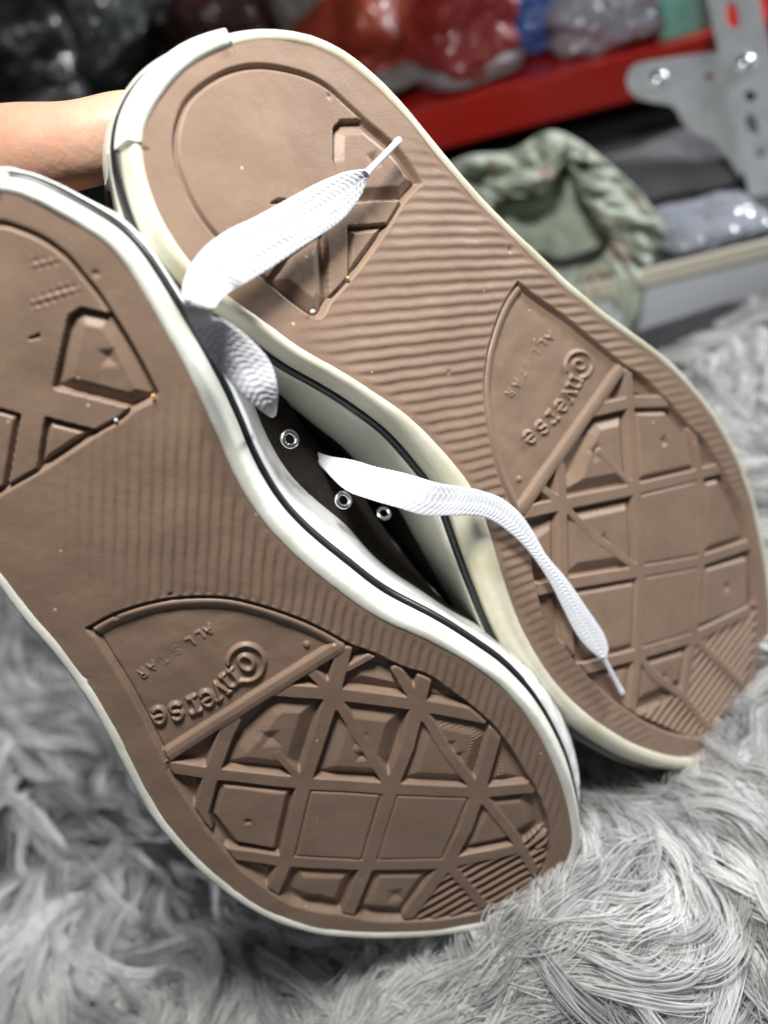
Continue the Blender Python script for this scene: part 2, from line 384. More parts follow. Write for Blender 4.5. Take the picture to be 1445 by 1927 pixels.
    # welt where the toe bumper overlaps: a bumpy strip along the front
    if D.get('bumper'):
        b0, b1 = [int(np.argmin(np.hypot(*(O-S.L(p)).T))) for p in D['bumper']]
        seq = np.arange(min(b0, b1), max(b0, b1)+1)
        if len(seq) > n/2: seq = np.r_[np.arange(max(b0, b1), n), np.arange(0, min(b0, b1)+1)]
        s = np.arange(len(seq)); tp = np.minimum(1, np.minimum(s, len(seq)-1-s)/10.); bb = .28*np.abs(np.sin(s*.33+.8*np.sin(s*.11)))*tp
        pr = [(-1.4, -7.0), (-.2, -7.4), (.3, -9), (.4, -14), (.4, -20), (.4, -26), (.2, -29), (-1, -30.8), (-4, -30.9)]
        R = [np.stack([O[seq, 0]+Nn[seq, 0]*(wall_o(max(z, -27), e)[seq]+.9*tp+bb), O[seq, 1]+Nn[seq, 1]*(wall_o(max(z, -27), e)[seq]+.9*tp+bb), np.full(len(seq), z)], 1)/1000 for e, z in pr]
        V, Fq = loft(R, False); mesh_np('toe_bumper', V, Fq, root, M[mats[1]])
    # canvas upper: rings shrink towards the collar; front is the rubber toe cap
    cen = O.mean(0); ax0 = O[:, 0].min(); ax1 = O[:, 0].max(); u = (O[:, 0]-ax0)/(ax1-ax0)
    Osm = smooth_closed(O.copy(), 160)
    # mid line of the foot as function of u
    uu = np.linspace(.02, .98, 40); mid = []
    for q in uu:
        s_ = np.abs(u-q) < .03; mid.append((O[s_, 1].min()+O[s_, 1].max())/2 if s_.any() else cen[1])
    midy = np.interp(u, uu, np.convolve(np.pad(mid, 3, mode='edge'), np.ones(7)/7, 'valid'))
    rings = []
    for k, (zf, sh, bf) in enumerate([(0, 0.0, 0), (.1, -.5, .15), (.2, 0, .5), (.32, 1.5, .85), (.45, 3.5, 1), (.6, 7, .9), (.8, 12, .4), (.95, 16, 0), (1, 18, 0)]):
        hgt = 72-26*sstep(u, .35, .95)
        z = -24-zf*(hgt-22)
        wo = np.minimum(wallo, 9)-1.6+bulge*bf; x = O[:, 0]+Nn[:, 0]*(wo-sh*.6); y = O[:, 1]+Nn[:, 1]*(wo-sh*.6)
        k2 = sh/18
        y = midy+(y-midy)*(1-(.28+.25*sstep(u, .4, .8))*k2)
        x = x-(x-(ax0+ax1)/2)*.05*k2
        rings.append(np.stack([x, y, z], 1)/1000)
    V, Fq = loft(rings); 
    mids = (V[Fq[:, 0], 0]+V[Fq[:, 2], 0])/2*1000
    isl = (mids-ax0)/(ax1-ax0) > .80
    mesh_np('canvas_upper', V, Fq[~isl], root, M['canvas'])
    mesh_np('toe_cap', V, Fq[isl], root, M['white'])
    # vamp and tongue closing the top of the front two thirds
    last = rings[-1]*1000; half = []
    xs = np.linspace(ax0+.40*(ax1-ax0), ax0+.965*(ax1-ax0), 40); G = []
    for x in xs:
        s_ = np.abs(last[:, 0]-x) < 4
        y0, y1 = last[s_, 1].min(), last[s_, 1].max(); z0 = last[s_, 2].mean()
        tt = np.linspace(0, 1, 15); G.append(np.stack([np.full(15, x), y0+(y1-y0)*tt, z0-9*np.sin(math.pi*tt)], 1))
    V, Fq = loft(G, False); mesh_np('vamp', V/1000 if np.abs(V).max() > 2 else V, Fq, root, M['canvas'])
    # insole seen through the collar
    ins = np.vstack([smooth_closed(O.copy(), 20)]); c3 = ins.mean(0); R = [np.stack([c3[0]+(ins[:, 0]-c3[0])*k, c3[1]+(ins[:, 1]-c3[1])*k, np.full(n, -12.)], 1)/1000 for k in (1.02, .6, .02)]
    V, Fq = loft(R); mesh_np('insole', V, Fq, root, M['insole'])
    return root

# ------------------------------------------------------------------ SHOE A (nearer, lower left)
out_A = [(83,379),(125,404),(166,429),(199,445),(233,483),(266,533),(299,591),(328,640),(357,694),(386,753),(412,811),(435,869),(472,940),(515,1000),(568,1052),(638,1108),(710,1158),(777,1189),(838,1217),(894,1250),(935,1280),(966,1311),(999,1352),(1027,1399),(1049,1444),(1063,1482),(1073,1520),(1079,1560),(1078,1600),(1062,1645),(1028,1685),(975,1717),(915,1738),(852,1750),(783,1757),(700,1758),(650,1756),(600,1751),(536,1733),(485,1709),(429,1671),(378,1628),(326,1572),(283,1512),(245,1439),(206,1362),(163,1293),(107,1216),(56,1160),(13,1100),(-35,1040),(-85,975),(-130,905),(-172,825),(-203,735),(-218,640),(-210,550),(-175,465),(-120,400),(-60,360),(0,350),(45,362)]
heelA = [(0,420),(40,431),(76,447),(105,466),(130,487),(157,520),(183,552),(210,593),(237,636),(264,684),(286,728),(292,742),(283,752),(251,768),(224,790),(186,811),(108,863),(65,890),(0,927),(-55,962),(-90,970),(-115,935),(-150,860),(-170,760),(-170,660),(-145,560),(-95,470),(-45,428)]
N = {'11': (627,1307), '12': (787,1328), '21': (398,1458), '22': (572,1477), '23': (736,1486), '24': (901,1493), '31': (375,1594), '32': (537,1624), '33': (692,1631), '34': (842,1628)}
rdA = (-.8, .6)
SAf = SA
def maskA(X, Y):
    a = sstep(Y, -26, -4)*sstep(X, 18, 40)       # fades towards the outer side
    fore = sstep(X, 95, 120); lat = sstep(Y, 20, 34)
    return np.clip(a*(1-fore)+lat*fore*.75*(1-sstep(X, 185, 200)), 0, 1)
def wideA(O): return 1.0+.55*sstep(O[:, 0], 100, 190)*sstep(O[:, 1], 10, 40)+.35*(1-sstep(O[:, 0], -20, 20))+.25*sstep(O[:, 1], 5, 30)
DA = dict(outline=out_A, heel_panel=heelA, rib_dir=(-.06, 1), rib_at=(400, 950), rib_pitch=2.65, rib_amp=.48, rib_mask=maskA, bar_hw=2.25, hs_out=1.0, bulge=[((299,591),0),((360,700),5),((435,869),12),((515,1000),14),((638,1108),13),((777,1189),8),((894,1250),2),((1049,1444),0),((700,1758),0),((0,1090),0),((-218,640),0)],
    keys=[((166,429),30,55),((233,483),32,60),((299,591),35,65),((395,780),40,85),((515,1000),42,92),((638,1108),45,105),((777,1189),40,82),((894,1250),30,56),((999,1352),26,44),((1049,1444),22,38),((1079,1560),18,25),((975,1717),-3.2,-1),((700,1758),-3.0,-1),((485,1709),-2.8,-1),((245,1439),-2.8,-1),((56,1160),-2.8,-1),((-130,905),-3,-1),((-218,640),-3.5,-1),((0,350),22,24),((83,379),26,38)],
    heel_strip=((-210, 720), (0, 350)), bumper=((975, 1325), (1079, 1560)),
    heel_cells=[([(130,593),(151,579),(215,593),(300,720),(290,752),(248,768),(100,730)], -.1, 3.0),
                ([(86,786),(183,811),(240,812),(120,910),(68,900)], -.3, 1.3),
                ([(-60,768),(0,770),(38,781),(12,930),(-60,980)], -.12, .8),
                ([(50,640),(74,628),(73,634)], -.9, .8)],
    heel_pits=[(203, 673)],
    heel_dots=[[(50,480),(110,482),(128,500),(60,510)], [(52,562),(120,528),(160,535),(150,552),(60,590)]],
    sector_arc=[(167,1184),(215,1158),(281,1137),(350,1127),(420,1127),(489,1141),(558,1165),(610,1189),(655,1214)],
    sector_side=[(314,1432),(278,1362),(247,1303),(215,1251),(184,1200),(167,1184)],
    divider=[(314,1424),(634,1221)],
    lattice=[(655,1214),(704,1233),(759,1258),(807,1275),(856,1310),(897,1341),(932,1375),(967,1424),(1001,1479),(1025,1534),(1032,1583),(1027,1622),(1005,1657),(960,1690),(905,1715),(850,1728),(783,1734),(700,1732),(634,1720),(562,1708),(524,1688),(503,1674),(454,1636),(422,1598),(390,1560),(358,1514),(317,1450),(314,1432)],
    bars=[([(520,1300), N['11'], N['12'], (915,1352)], 1), ([(305,1443), N['21'], N['22'], N['23'], N['24'], (1020,1484)], 1),
          ([(415,1606), N['32'], N['33'], N['34'], (965,1602)], 1),
          ([(438,1358),(425,1385), N['21'],(378,1534),(385,1560)], 1), ([(648,1222), N['11'],(594,1410), N['22'], N['32'],(510,1690)], 1),
          ([(800,1272), N['12'],(766,1410), N['23'], N['33'],(648,1740)], 1), ([(936,1370), N['24'],(877,1562), N['34'],(770,1725)], 1),
          ([(583,1262), N['11'],(676,1389), N['23']], .72), ([(747,1262), N['12'],(842,1417), N['24'],(967,1576),(1008,1645)], .72),
          ([(522,1422), N['22']], .6), ([N['34'],(920,1718)], .8), ([(655,1260),(704,1233)], .5)],
    cells=[([(450,1370),(500,1300),N['11'],N['22'],N['21'],(420,1400)], -.25, 3.6, 2.3), ([N['11'],N['12'],N['23'],N['22']], -.2, 3.6, 2.3), ([N['12'],(945,1362),N['24'],N['23']], -.45, 3.0, 1.7),
           ([N['21'],N['22'],N['32'],(420,1604),(375,1550)], -.25, 1.6, 2.3), ([N['22'],N['23'],N['33'],N['32']], -.14, .35, .7), ([N['23'],N['24'],N['34'],N['33']], -.13, .35, .5),
           ([N['11'],(650,1222),(800,1275),N['12']], -.4, 4.0, 2.3), ([N['12'],(800,1275),(950,1362)], -1.2, 2.0, 2.3),
           ([N['24'],(945,1362),(1010,1480)], -.6, 3.0, 1.9), ([N['24'],(1020,1484),(1030,1560),(963,1602),N['34']], -.7, 2.5, 2.3),
           ([N['32'],N['33'],(648,1735),(525,1705)], -.35, 2.8, 2.3), ([N['33'],N['34'],(770,1735),(648,1738)], -.6, 2.6, 2.3),
           ([(315,1448),N['21'],(375,1550)], -1.2, 1.5, 2.3), ([(415,1606),N['32'],(510,1690)], -1.4, 1.5, 2.3)],
    pits=[((509,1393), 2.6), ((677,1396), 2.2), ((680,1425), 1.6), ((466,1549), 1.0), ((846,1408), 2.0), ((862,1428), 1.8), ((592,1698), 2.5), ((745,1690), 2.5)],
    dots=[[(822,1360),(915,1364),(900,1480),(868,1480),(885,1378),(822,1374)], [(930,1400),(955,1412),(955,1470),(915,1485)], [(835,1300),(880,1318),(880,1330),(820,1312)]],
    stripes=[([(842,1628),(965,1602),(1032,1560),(1030,1640),(985,1690),(900,1730),(770,1735)], 3.0, (.87, -.49)), ([(985,1500),(1015,1500),(1035,1560),(1030,1600),(970,1602)], 2.6, (.8, -.6))],
    text=[('C',(463,1252),(-.75,.66),34,.72,.95),('o',(463,1251),(-.72,.69),33,.72,.95),('n',(434,1283),rdA,30,.66,.95),('v',(413,1302),rdA,30,.66,.95),('e',(389,1319),(-.85,.52),30,.66,.95),('r',(362,1333),(-.88,.46),30,.66,.95),('S',(331,1344),(-.95,.33),30,.68,.95),('e',(298,1351),(-.97,.22),30,.68,.95),
          ('A',(392,1190),rdA,16,.36,.38),('L',(376,1200),rdA,16,.36,.38),('L',(357,1213),rdA,16,.36,.34),('S',(331,1230),rdA,16,.4,.1),('T',(307,1247),rdA,16,.4,.1),('A',(285,1260),rdA,16,.36,.3),('R',(267,1273),rdA,16,.36,.4),
          ('o',(577,1218),rdA,7,.5,.5)],
    nicks=[(320,1121),(218,1163),(180,515),(92,370),(160,1280)])
shoeA = build_shoe(SA, DA, 'canvas_shoe', 'lower left sneaker, nearer one, brown sole up, white glossy side and black pinstripe', ('cream_white', 'white', 'white'))
for nme in ('edge_strip',): pass

# ------------------------------------------------------------------ SHOE B (farther, upper right)
out_B = [(491,68),(433,78),(384,97),(345,121),(307,160),(278,203),(261,242),(256,271),(263,315),(278,368),(302,421),(331,470),(360,504),(395,537),(433,567),(491,606),(530,638),(566,662),(602,681),(665,717),(723,757),(773,793),(818,838),(854,879),(885,920),(908,973),(930,1045),(951,1110),(974,1175),(1008,1240),(1047,1294),(1099,1345),(1161,1388),(1213,1414),(1281,1430),(1330,1422),(1372,1395),(1402,1355),(1425,1305),(1438,1260),(1447,1208),(1448,1150),(1441,1077),(1426,988),(1405,911),(1374,838),(1332,770),(1275,703),(1213,651),(1140,599),(1058,531),(1010,484),(963,440),(904,380),(851,320),(799,256),(752,199),(699,146),(647,105),(600,82),(550,70)]
heelB = [(789,339),(757,291),(725,258),(694,232),(655,196),(612,160),(563,136),(491,124),(433,133),(384,160),(350,194),(333,242),(332,291),(345,339),(370,392),(408,443),(455,485),(510,531),(554,567),(590,592),(607,589),(621,564),(651,531),(684,489),(733,419),(762,373),(786,346)]
K = {'12': (1187,757), '13': (1265,755), '21': (1060,949), '22': (1198,921), '23': (1319,892), '31': (1062,1100), '32': (1208,1076), '33': (1322,1056), '41': (1080,1262), '42': (1203,1232), '43': (1307,1201)}
r1 = (-.42, .9); r2 = (-.62, .78)
def maskB(X, Y):
    a = sstep(X, 8, 30)*sstep(Y+X*.6, -30, -8)
    return np.clip(a*(1-.35*sstep(X, 110, 140))*(1-sstep(X, 185, 215)), 0, 1)*(1-.6*(1-sstep(X, 10, 45)))
def wideB(O): return .78+.55*sstep(-O[:, 1], 10, 35)*sstep(O[:, 0], -5, 40)+.3*sstep(-O[:, 0], 5, 25)
DB = dict(outline=out_B, heel_panel=heelB, rib_dir=(1, -.075), rib_at=(790, 560), rib_pitch=3.05, rib_amp=.34, rib_mask=maskB, bar_hw=2.1, hs_out=1.0, bulge=[((360,504),0),((566,662),4),((723,757),6),((908,973),5),((1008,1240),0),((1281,1430),0),((1441,1077),0),((1010,484),2),((600,82),0)],
    keys=[((491,68),-2.6,-1),((433,78),24,26),((345,121),34,35),((296,180),38,38),((261,242),36,38),((265,325),36,58),((298,412),44,85),((360,504),40,85),((491,606),35,80),((566,662),35,90),((723,757),36,110),((854,879),50,130),((908,973),60,135),((974,1175),48,90),((1047,1294),38,60),((1161,1388),30,38),((1281,1430),26,30),((1402,1355),-3,-1),((1441,1077),-2.0,-1),((1275,703),-2.2,-1),((963,440),-2.2,-1),((752,199),-2.2,-1),((600,82),-2.6,-1)],
    heel_strip=((433, 78), (256, 271)), bumper=None,
    heel_cells=[([(629,240),(641,225),(684,224),(770,226),(830,330),(766,373),(684,378),(648,380),(628,300)], -.1, 3.0),
                ([(655,426),(728,420),(780,416),(700,540),(657,530)], -.25, 1.3),
                ([(545,470),(612,425),(622,562),(607,592),(590,595),(500,530)], -.25, 3.5),
                ([(510,382),(524,374),(540,376),(540,382)], -.9, .8)],
    heel_pits=[(705, 300)], heel_dots=[],
    sector_arc=[(975,534),(955,563),(938,599),(925,640),(918,672),(914,739),(923,817),(941,890),(962,942),(982,978)],
    sector_side=[(1175,690),(1109,636),(1058,594),(1006,558),(975,534)],
    divider=[(984,958),(1168,697)],
    lattice=[(1175,690),(1213,713),(1255,755),(1296,802),(1332,838),(1369,905),(1400,973),(1418,1051),(1426,1128),(1421,1232),(1405,1305),(1374,1357),(1332,1383),(1291,1385),(1239,1370),(1182,1336),(1120,1284),(1073,1227),(1032,1170),(1011,1102),(1000,1040),(990,1000),(982,978)],
    bars=[([(1110,775),K['12'],K['13'],(1290,757)], 1), ([(975,968),K['21'],K['22'],K['23'],(1372,878)], 1), ([(1005,1112),K['31'],K['32'],K['33'],(1420,1022)], 1),
          ([(1075,1266),K['42'],K['43'],(1410,1150)], 1),
          ([(1057,880),K['21'],K['31'],(1075,1230)], 1), ([(1183,700),K['12'],K['22'],K['32'],K['42'],(1190,1345)], 1), ([(1303,800),K['23'],K['33'],K['43'],(1290,1300)], 1),
          ([(1010,908),K['21'],(1120,1010),K['32']], .7), ([(1130,850),K['22']], .6), ([K['42'],(1234,1274),(1286,1310),(1340,1375)], .75), ([K['43'],(1348,1240),(1415,1305)], .75)],
    cells=[([(1075,880),(1110,775),K['12'],K['22'],K['21'],(1057,905)], -.25, 3.4, 2.3), ([K['12'],(1290,757),(1303,810),K['23'],K['22']], -.2, 1.5, 1.9),
           ([K['21'],K['22'],K['32'],K['31']], -.25, 3.0, 2.3), ([K['22'],K['23'],K['33'],K['32']], -.14, .4, .7), ([K['23'],(1372,880),(1420,1022),K['33']], -.3, 2.0, 2.0),
           ([K['31'],K['32'],K['42'],K['41']], -.4, 1.6, 1.6), ([K['32'],K['33'],K['43'],K['42']], -.14, .35, .6), ([K['33'],(1418,1030),(1420,1150),(1385,1170),K['43']], -.4, 1.6, 2.0),
           ([K['42'],K['43'],(1291,1300),(1192,1345)], -.5, 2.2, 2.2), ([(990,1000),K['21'],K['31'],(1010,1105)], -1.0, 2.0, 2.3), ([K['12'],(1183,700),(1262,755)], -.9, 1.5, 2.3),
           ([(1011,1110),K['31'],(1078,1225)], -1.2, 2.0, 2.3), ([(1078,1262),K['42'],(1192,1345)], -1.0, 2.0, 2.2)],
    pits=[((1124,852), 2.6), ((1251,830), 1.8), ((1138,1018), 2.2), ((1370,1105), 1.8), ((1253,1274), 1.4)],
    dots=[[(1200,1255),(1214,1268),(1200,1330),(1190,1325)]],
    stripes=[([(1307,1201),(1400,1150),(1425,1130),(1425,1250),(1380,1370),(1300,1390),(1200,1345),(1290,1300)], 3.3, (.60, -.80))],
    text=[('C',(1093,686),(-.45,.9),25,.66,.85),('o',(1094,686),(-.42,.9),23,.62,.85),('n',(1086,720),r1,23,.58,.85),('v',(1074,742),r1,23,.58,.85),('e',(1060,763),r2,23,.58,.85),('r',(1043,785),r2,23,.58,.85),('S',(1024,804),(-.7,.71),24,.6,.85),('e',(1001,822),(-.75,.66),24,.6,.85),
          ('A',(1041,632),r2,15,.36,.36),('L',(1026,645),r2,14,.36,.3),('L',(1014,662),r2,14,.36,.16),('S',(998,684),r2,14,.36,.12),('T',(989,702),r2,14,.36,.14),('A',(978,722),r2,14,.36,.26),('R',(965,739),r2,14,.36,.3),
          ('o',(982,902),r2,6,.5,.5)],
    nicks=[(620,180),(845,700),(960,470)])
shoeB = build_shoe(SB, DB, 'canvas_shoe', 'upper right sneaker, farther one, brown sole up, cream side strip with yellowed edge', ('cream', 'ivory', 'cream_white'))

# ------------------------------------------------------------------ eyelets on the canvas strip between the soles (part of the nearer shoe)
def eyelet(c, d, rpx, parent, S):
    p = S.cam2loc(ray(*c)*d); r = rpx/F*d
    nv = S.cam2loc(ray(*c)*d*.9)-p; nv = nv/np.linalg.norm(nv); nv = Vector(nv)+Vector((.0, .55, .0)); nv.normalize()
    bm = bmesh.new(); n, m = 28, 10
    rows = []
    for i in range(n):
        a = 2*math.pi*i/n; row = []
        for j in range(m):
            b = 2*math.pi*j/m; rr = r*(.74+.26*math.cos(b)); row.append(bm.verts.new((rr*math.cos(a), rr*math.sin(a), r*.2*math.sin(b))))
        rows.append(row)
    for i in range(n):
        for j in range(m): bm.faces.new((rows[i][j], rows[(i+1) % n][j], rows[(i+1) % n][(j+1) % m], rows[i][(j+1) % m]))
    for f in bm.faces: f.smooth = True
    me = bpy.data.meshes.new('eyelet'); bm.to_mesh(me); bm.free()
    o = link('eyelet', me, parent, M['nickel']); q = nv.to_track_quat('Z', 'Y')
    o.matrix_local = Matrix.Translation(Vector(p)) @ q.to_matrix().to_4x4()
def eyedisc(): pass
eyelet((545, 826), .197, 19, shoeA, SA); eyelet((646, 941), .208, 18, shoeA, SA); eyelet((722, 966), .235, 15, shoeB, SB)

# ------------------------------------------------------------------ laces: flat woven ribbons
def ribbon(name, st, depths, S, parent, thick=.0008):
    """st: pairs of photo points for the two edges; depths: distance of each edge from the camera"""
    Lp = np.array([ray(*a)*d[0] for (a, b), d in zip(st, depths)]); Rp = np.array([ray(*b)*d[1] for (a, b), d in zip(st, depths)])
    n = 520; k = spline(np.hstack([Lp, Rp]), n, False); Lp, Rp = k[:, :3], k[:, 3:]
    c = (Lp+Rp)/2; side = Rp-Lp; wd = np.linalg.norm(side, axis=1); side /= wd[:, None]
    T = np.gradient(c, axis=0); T /= np.linalg.norm(T, axis=1)[:, None]; nr = np.cross(T, side); nr /= np.linalg.norm(nr, axis=1)[:, None]
    s = np.r_[0, np.cumsum(np.linalg.norm(np.diff(c, axis=0), axis=1))]*1000
    m = 64; rings = []
    fuzz = (rng.random(n)-.5)*.00012
    for j in range(m):
        th = 2*math.pi*j/m; cx = math.copysign(abs(math.cos(th))**.75, math.cos(th)); cz = math.copysign(abs(math.sin(th))**.6, math.sin(th))
        xx = cx*wd/2*1000
        ax = np.abs(xx)
        chev = np.sin((s*1.0+ax*.9)*2*math.pi/1.6)*np.abs(np.sin(ax*math.pi/1.25))*.20
        chev += -.12*np.exp(-((ax % 2.5)/.3)**2)
        edge = 1 if abs(cx) > .93 else 0
        off = (thick*.5+chev/1000*.9*abs(cz))*cz
        P = c+side*(cx*(wd/2+edge*(fuzz+.00004*np.sin(s*5))))[:, None]+nr*off[:, None]
        rings.append(P)
    G = np.array(rings).transpose(1, 0, 2)            # n x m
    loc = ((G.reshape(-1, 3)-S.o) @ np.array([S.a, S.w, S.n]).T)
    idx = np.arange(n*m).reshape(n, m); a = idx[:-1, :].ravel(); b = np.roll(idx, -1, 1)[:-1, :].ravel()
    Fq = np.stack([a, b, np.roll(idx, -1, 1)[1:, :].ravel(), idx[1:, :].ravel()], 1)
    return mesh_np(name, loc, Fq, parent, M['lace'])
def aglet(p0, d0, p1, d1, r, S, parent):
    A_ = S.cam2loc(ray(*p0)*d0); B_ = S.cam2loc(ray(*p1)*d1); v = Vector(B_-A_); L_ = v.length
    prof = [(0, 1.25), (.08, 1.05), (.2, .92), (.5, .9), (.84, .95), (.88, 1.12), (.97, 1.15), (1, .9), (1.0, .45)]
    n = 24; R = [np.array([[math.cos(2*math.pi*i/n)*r*q, math.sin(2*math.pi*i/n)*r*q, L_*t] for i in range(n)]) for t, q in prof]
    R.append(np.array([[0, 0, L_]]*n)+1e-6*R[-1])
    V, Fq = loft(R); o = mesh_np('aglet', V, Fq, parent, M['aglet'])
    o.matrix_local = Matrix.Translation(Vector(A_)) @ v.to_track_quat('Z', 'Y').to_matrix().to_4x4()
dB = SB.depth; dA = SA.depth
s1 = [((511,784),(517,780)),((500,778),(520,768)),((464,750),(522,728)),((417,700),(506,678)),((384,655),(466,634)),((360,613),(424,604)),((347,578),(400,598)),((344,545),(406,574)),((355,508),(428,552)),((385,465),(462,533)),((430,432),(510,504)),((480,408),(560,470)),((540,375),(605,441)),((600,343),(645,412)),((650,323),(676,372)),((684,318),(691,338))]
dd = [(.190,.190),(.1765,.1765),(.172,.171),(.169,.169),(.1645,.166),(.159,.1615),(.1535,.156),(.1525,.152)]
for i in range(8, len(s1)):
    lift = [.011, .0095, .009, .0085, .008, .0075, .007, .0065][i-8]
    dd.append((dB(*s1[i][0])-lift-.001, dB(*s1[i][1])-lift+.001))
l1 = ribbon('lace', s1, dd, SA, shoeA); l1['label'] = 'upper white lace end lying across the farther heel'
aglet((687,328), dd[-1][0], (752,262), dB(752,262)-.006, .00088, SA, l1)
s2 = [((583,845),(588,858)),((620,858),(616,890)),((665,866),(650,922)),((710,879),(690,938)),((768,892),(746,955)),((822,908),(800,970)),((868,916),(850,970)),((905,923),(899,971)),((944,938),(930,982)),((978,966),(960,1003)),((1004,1003),(988,1030)),((1028,1045),(1008,1055)),((1066,1090),(1036,1098)),((1104,1145),(1062,1150)),((1134,1190),(1085,1194)),((1144,1220),(1108,1222)),((1140,1238),(1130,1240))]
dd2 = [(.226,.226),(.218,.216),(.212,.208),(.208,.204),(.206,.204),(.206,.206)]
for i in range(6, len(s2)):
    lift = [.009, .0075, .006, .0055, .005, .005, .005, .005, .005, .005, .005][i-6]
    dd2.append((dB(*s2[i][0])-lift, dB(*s2[i][1])-lift-.0006))
l2 = ribbon('lace', s2, dd2, SA, shoeA); l2['label'] = 'lower white lace end draped over the farther forefoot'
aglet((1135,1237), dd2[-1][0], (1172,1306), dB(1172,1306)-.004, .00082, SA, l2)

# ------------------------------------------------------------------ grit stuck in the grooves
def grain(px, d, r, col, label, k):
    bm = bmesh.new(); bmesh.ops.create_icosphere(bm, subdivisions=2, radius=r*.55)
    for v in bm.verts: v.co *= 1+.35*noise.noise(v.co*900+Vector((k, 0, 0)))
    me = bpy.data.meshes.new('grit_grain'); bm.to_mesh(me); bm.free()
    o = link('grit_grain', me, None, mat('grit', col, rough=.25)); o.location = cp(*px, d); tag(o, label, 'grain', 'grit grains caught in the heel grooves')
grain((289,744), dA(289,744)-.0001, .0009, (.75,.42,.12), 'amber grit grain in the groove corner of the nearer heel', 1)
grain((218,791), dA(218,791)-.0001, .0008, (.75,.75,.75), 'pale grit grain in the straight groove of the nearer heel', 2)
grain((588,586), dB(588,586)-.0001, .0011, (.6,.6,.58), 'pale grit grain at the lowest corner of the farther heel groove', 3)
grain((655,522), dB(655,522)-.0001, .0009, (.6,.4,.18), 'tan grit grain in the straight groove of the farther heel', 4)

# ------------------------------------------------------------------ person: hand holding both heels from behind
def skin_chain(chains, root_pt):
    verts, edges, rad = [root_pt[0]], [], [root_pt[1]]
    for base, pts in chains:
        prev = base
        for p, r in pts:
            verts.append(p); rad.append(r); edges.append((prev, len(verts)-1)); prev = len(verts)-1
    return verts, edges, rad
skin = mat('skin', (.62, .39, .275), rough=.5, noise_scale=35, noise_amt=.18, col2=(.54, .27, .18), bump=.35, bump_scale=160)
skin.node_tree.nodes['Bump'].inputs['Distance'].default_value = .0016; skin.node_tree.nodes['Principled BSDF'].inputs['Subsurface Weight'].default_value = .12
skin.node_tree.nodes['Principled BSDF'].inputs['Subsurface Radius'].default_value = (.008, .003, .0015)
def V3(px, py, d): return tuple(cp(px, py, d))
bodyverts = [(V3(-60, 420, .235), .026)]
root_pt = (V3(-90, 400, .242), .026)
chains = [
 (0, [(V3(-330, 430, .26), .026), (V3(-620, 500, .29), .031), (V3(-1000, 600, .34), .038)]),                       # wrist, forearm
 (0, [(V3(-5, 312, .222), .0172), (V3(60, 283, .216), .0134), (V3(130, 277, .213), .0117), (V3(190, 264, .212), .0114), (V3(250, 247, .213), .0116), (V3(330, 240, .217), .0092), (V3(360, 240, .219), .005)]),  # thumb
 (0, [(V3(30, 420, .232), .0115), (V3(130, 440, .225), .009), (V3(210, 450, .226), .0082), (V3(260, 455, .232), .007)]),
 (0, [(V3(20, 500, .236), .0115), (V3(110, 540, .232), .009), (V3(180, 560, .234), .0082), (V3(225, 570, .24), .007)]),
 (0, [(V3(-10, 570, .242), .011), (V3(70, 640, .24), .0088), (V3(130, 670, .242), .008), (V3(170, 680, .248), .0068)]),
 (0, [(V3(-60, 620, .248), .010), (V3(0, 720, .248), .0078), (V3(50, 760, .25), .007), (V3(85, 775, .255), .006)]),
]
vv, ee, rr = skin_chain(chains, root_pt)
me = bpy.data.meshes.new('person'); me.from_pydata(vv, ee, []); person = link('person', me, None, skin)
sm = person.modifiers.new('skin', 'SKIN'); 
for i, r in enumerate(rr): me.skin_vertices[0].data[i].radius = (r, r)
me.skin_vertices[0].data[0].use_root = True
person.modifiers.new('sub', 'SUBSURF').levels = 3; person.modifiers['sub'].render_levels = 3; sm.use_smooth_shade = True
tag(person, 'bare hand and wrist reaching in from the left, holding the shoe heels from behind', 'person')

# ------------------------------------------------------------------ fur rug
def fur_h(x, y):
    """height of the pile's bed in the world; x right, y away"""
    h = .010*noise.noise(Vector((x*9, y*9, 0)))+.006*noise.noise(Vector((x*24, y*24, 5)))
    for (bx, by, s, a) in BUMPS: h += a*math.exp(-((x-bx)**2+(y-by)**2)/(2*s*s))
    return h
def ground_hit(px, py, z=0):
    r = RW @ ray(px, py); t = (z-CAMH)/r[2]; p = CAMPOS+r*t; return p
BUMPS = []
p = ground_hit(1090, 1720); BUMPS.append((p[0], p[1], .030, .020))
p = ground_hit(1430, 1420); BUMPS.append((p[0], p[1], .035, .004))
p = ground_hit(330, 1560); BUMPS.append((p[0], p[1], .075, -.05))
p = ground_hit(60, 1300); BUMPS.append((p[0], p[1], .08, -.04))
p = ground_hit(1250, 1300); BUMPS.append((p[0]-.03, p[1], .04, -.03))
rug = empty('fur_rug', Matrix.Identity(4), 'shaggy grey fur rug with long tangled pile under the shoes', 'rug')
nx, ny = 150, 150; xs = np.linspace(-.55, .75, nx); ys = np.linspace(-.35, .85, ny)
V = [(x, y, fur_h(x, y)-.012) for x in xs for y in ys]; idx = np.arange(nx*ny).reshape(nx, ny)
Fq = np.stack([idx[:-1, :-1].ravel(), idx[1:, :-1].ravel(), idx[1:, 1:].ravel(), idx[:-1, 1:].ravel()], 1)
mesh_np('backing', V, Fq, rug, mat('rug_backing', (.10, .10, .11), rough=1, noise_scale=90, noise_amt=.5))
FAR_EDGE = None
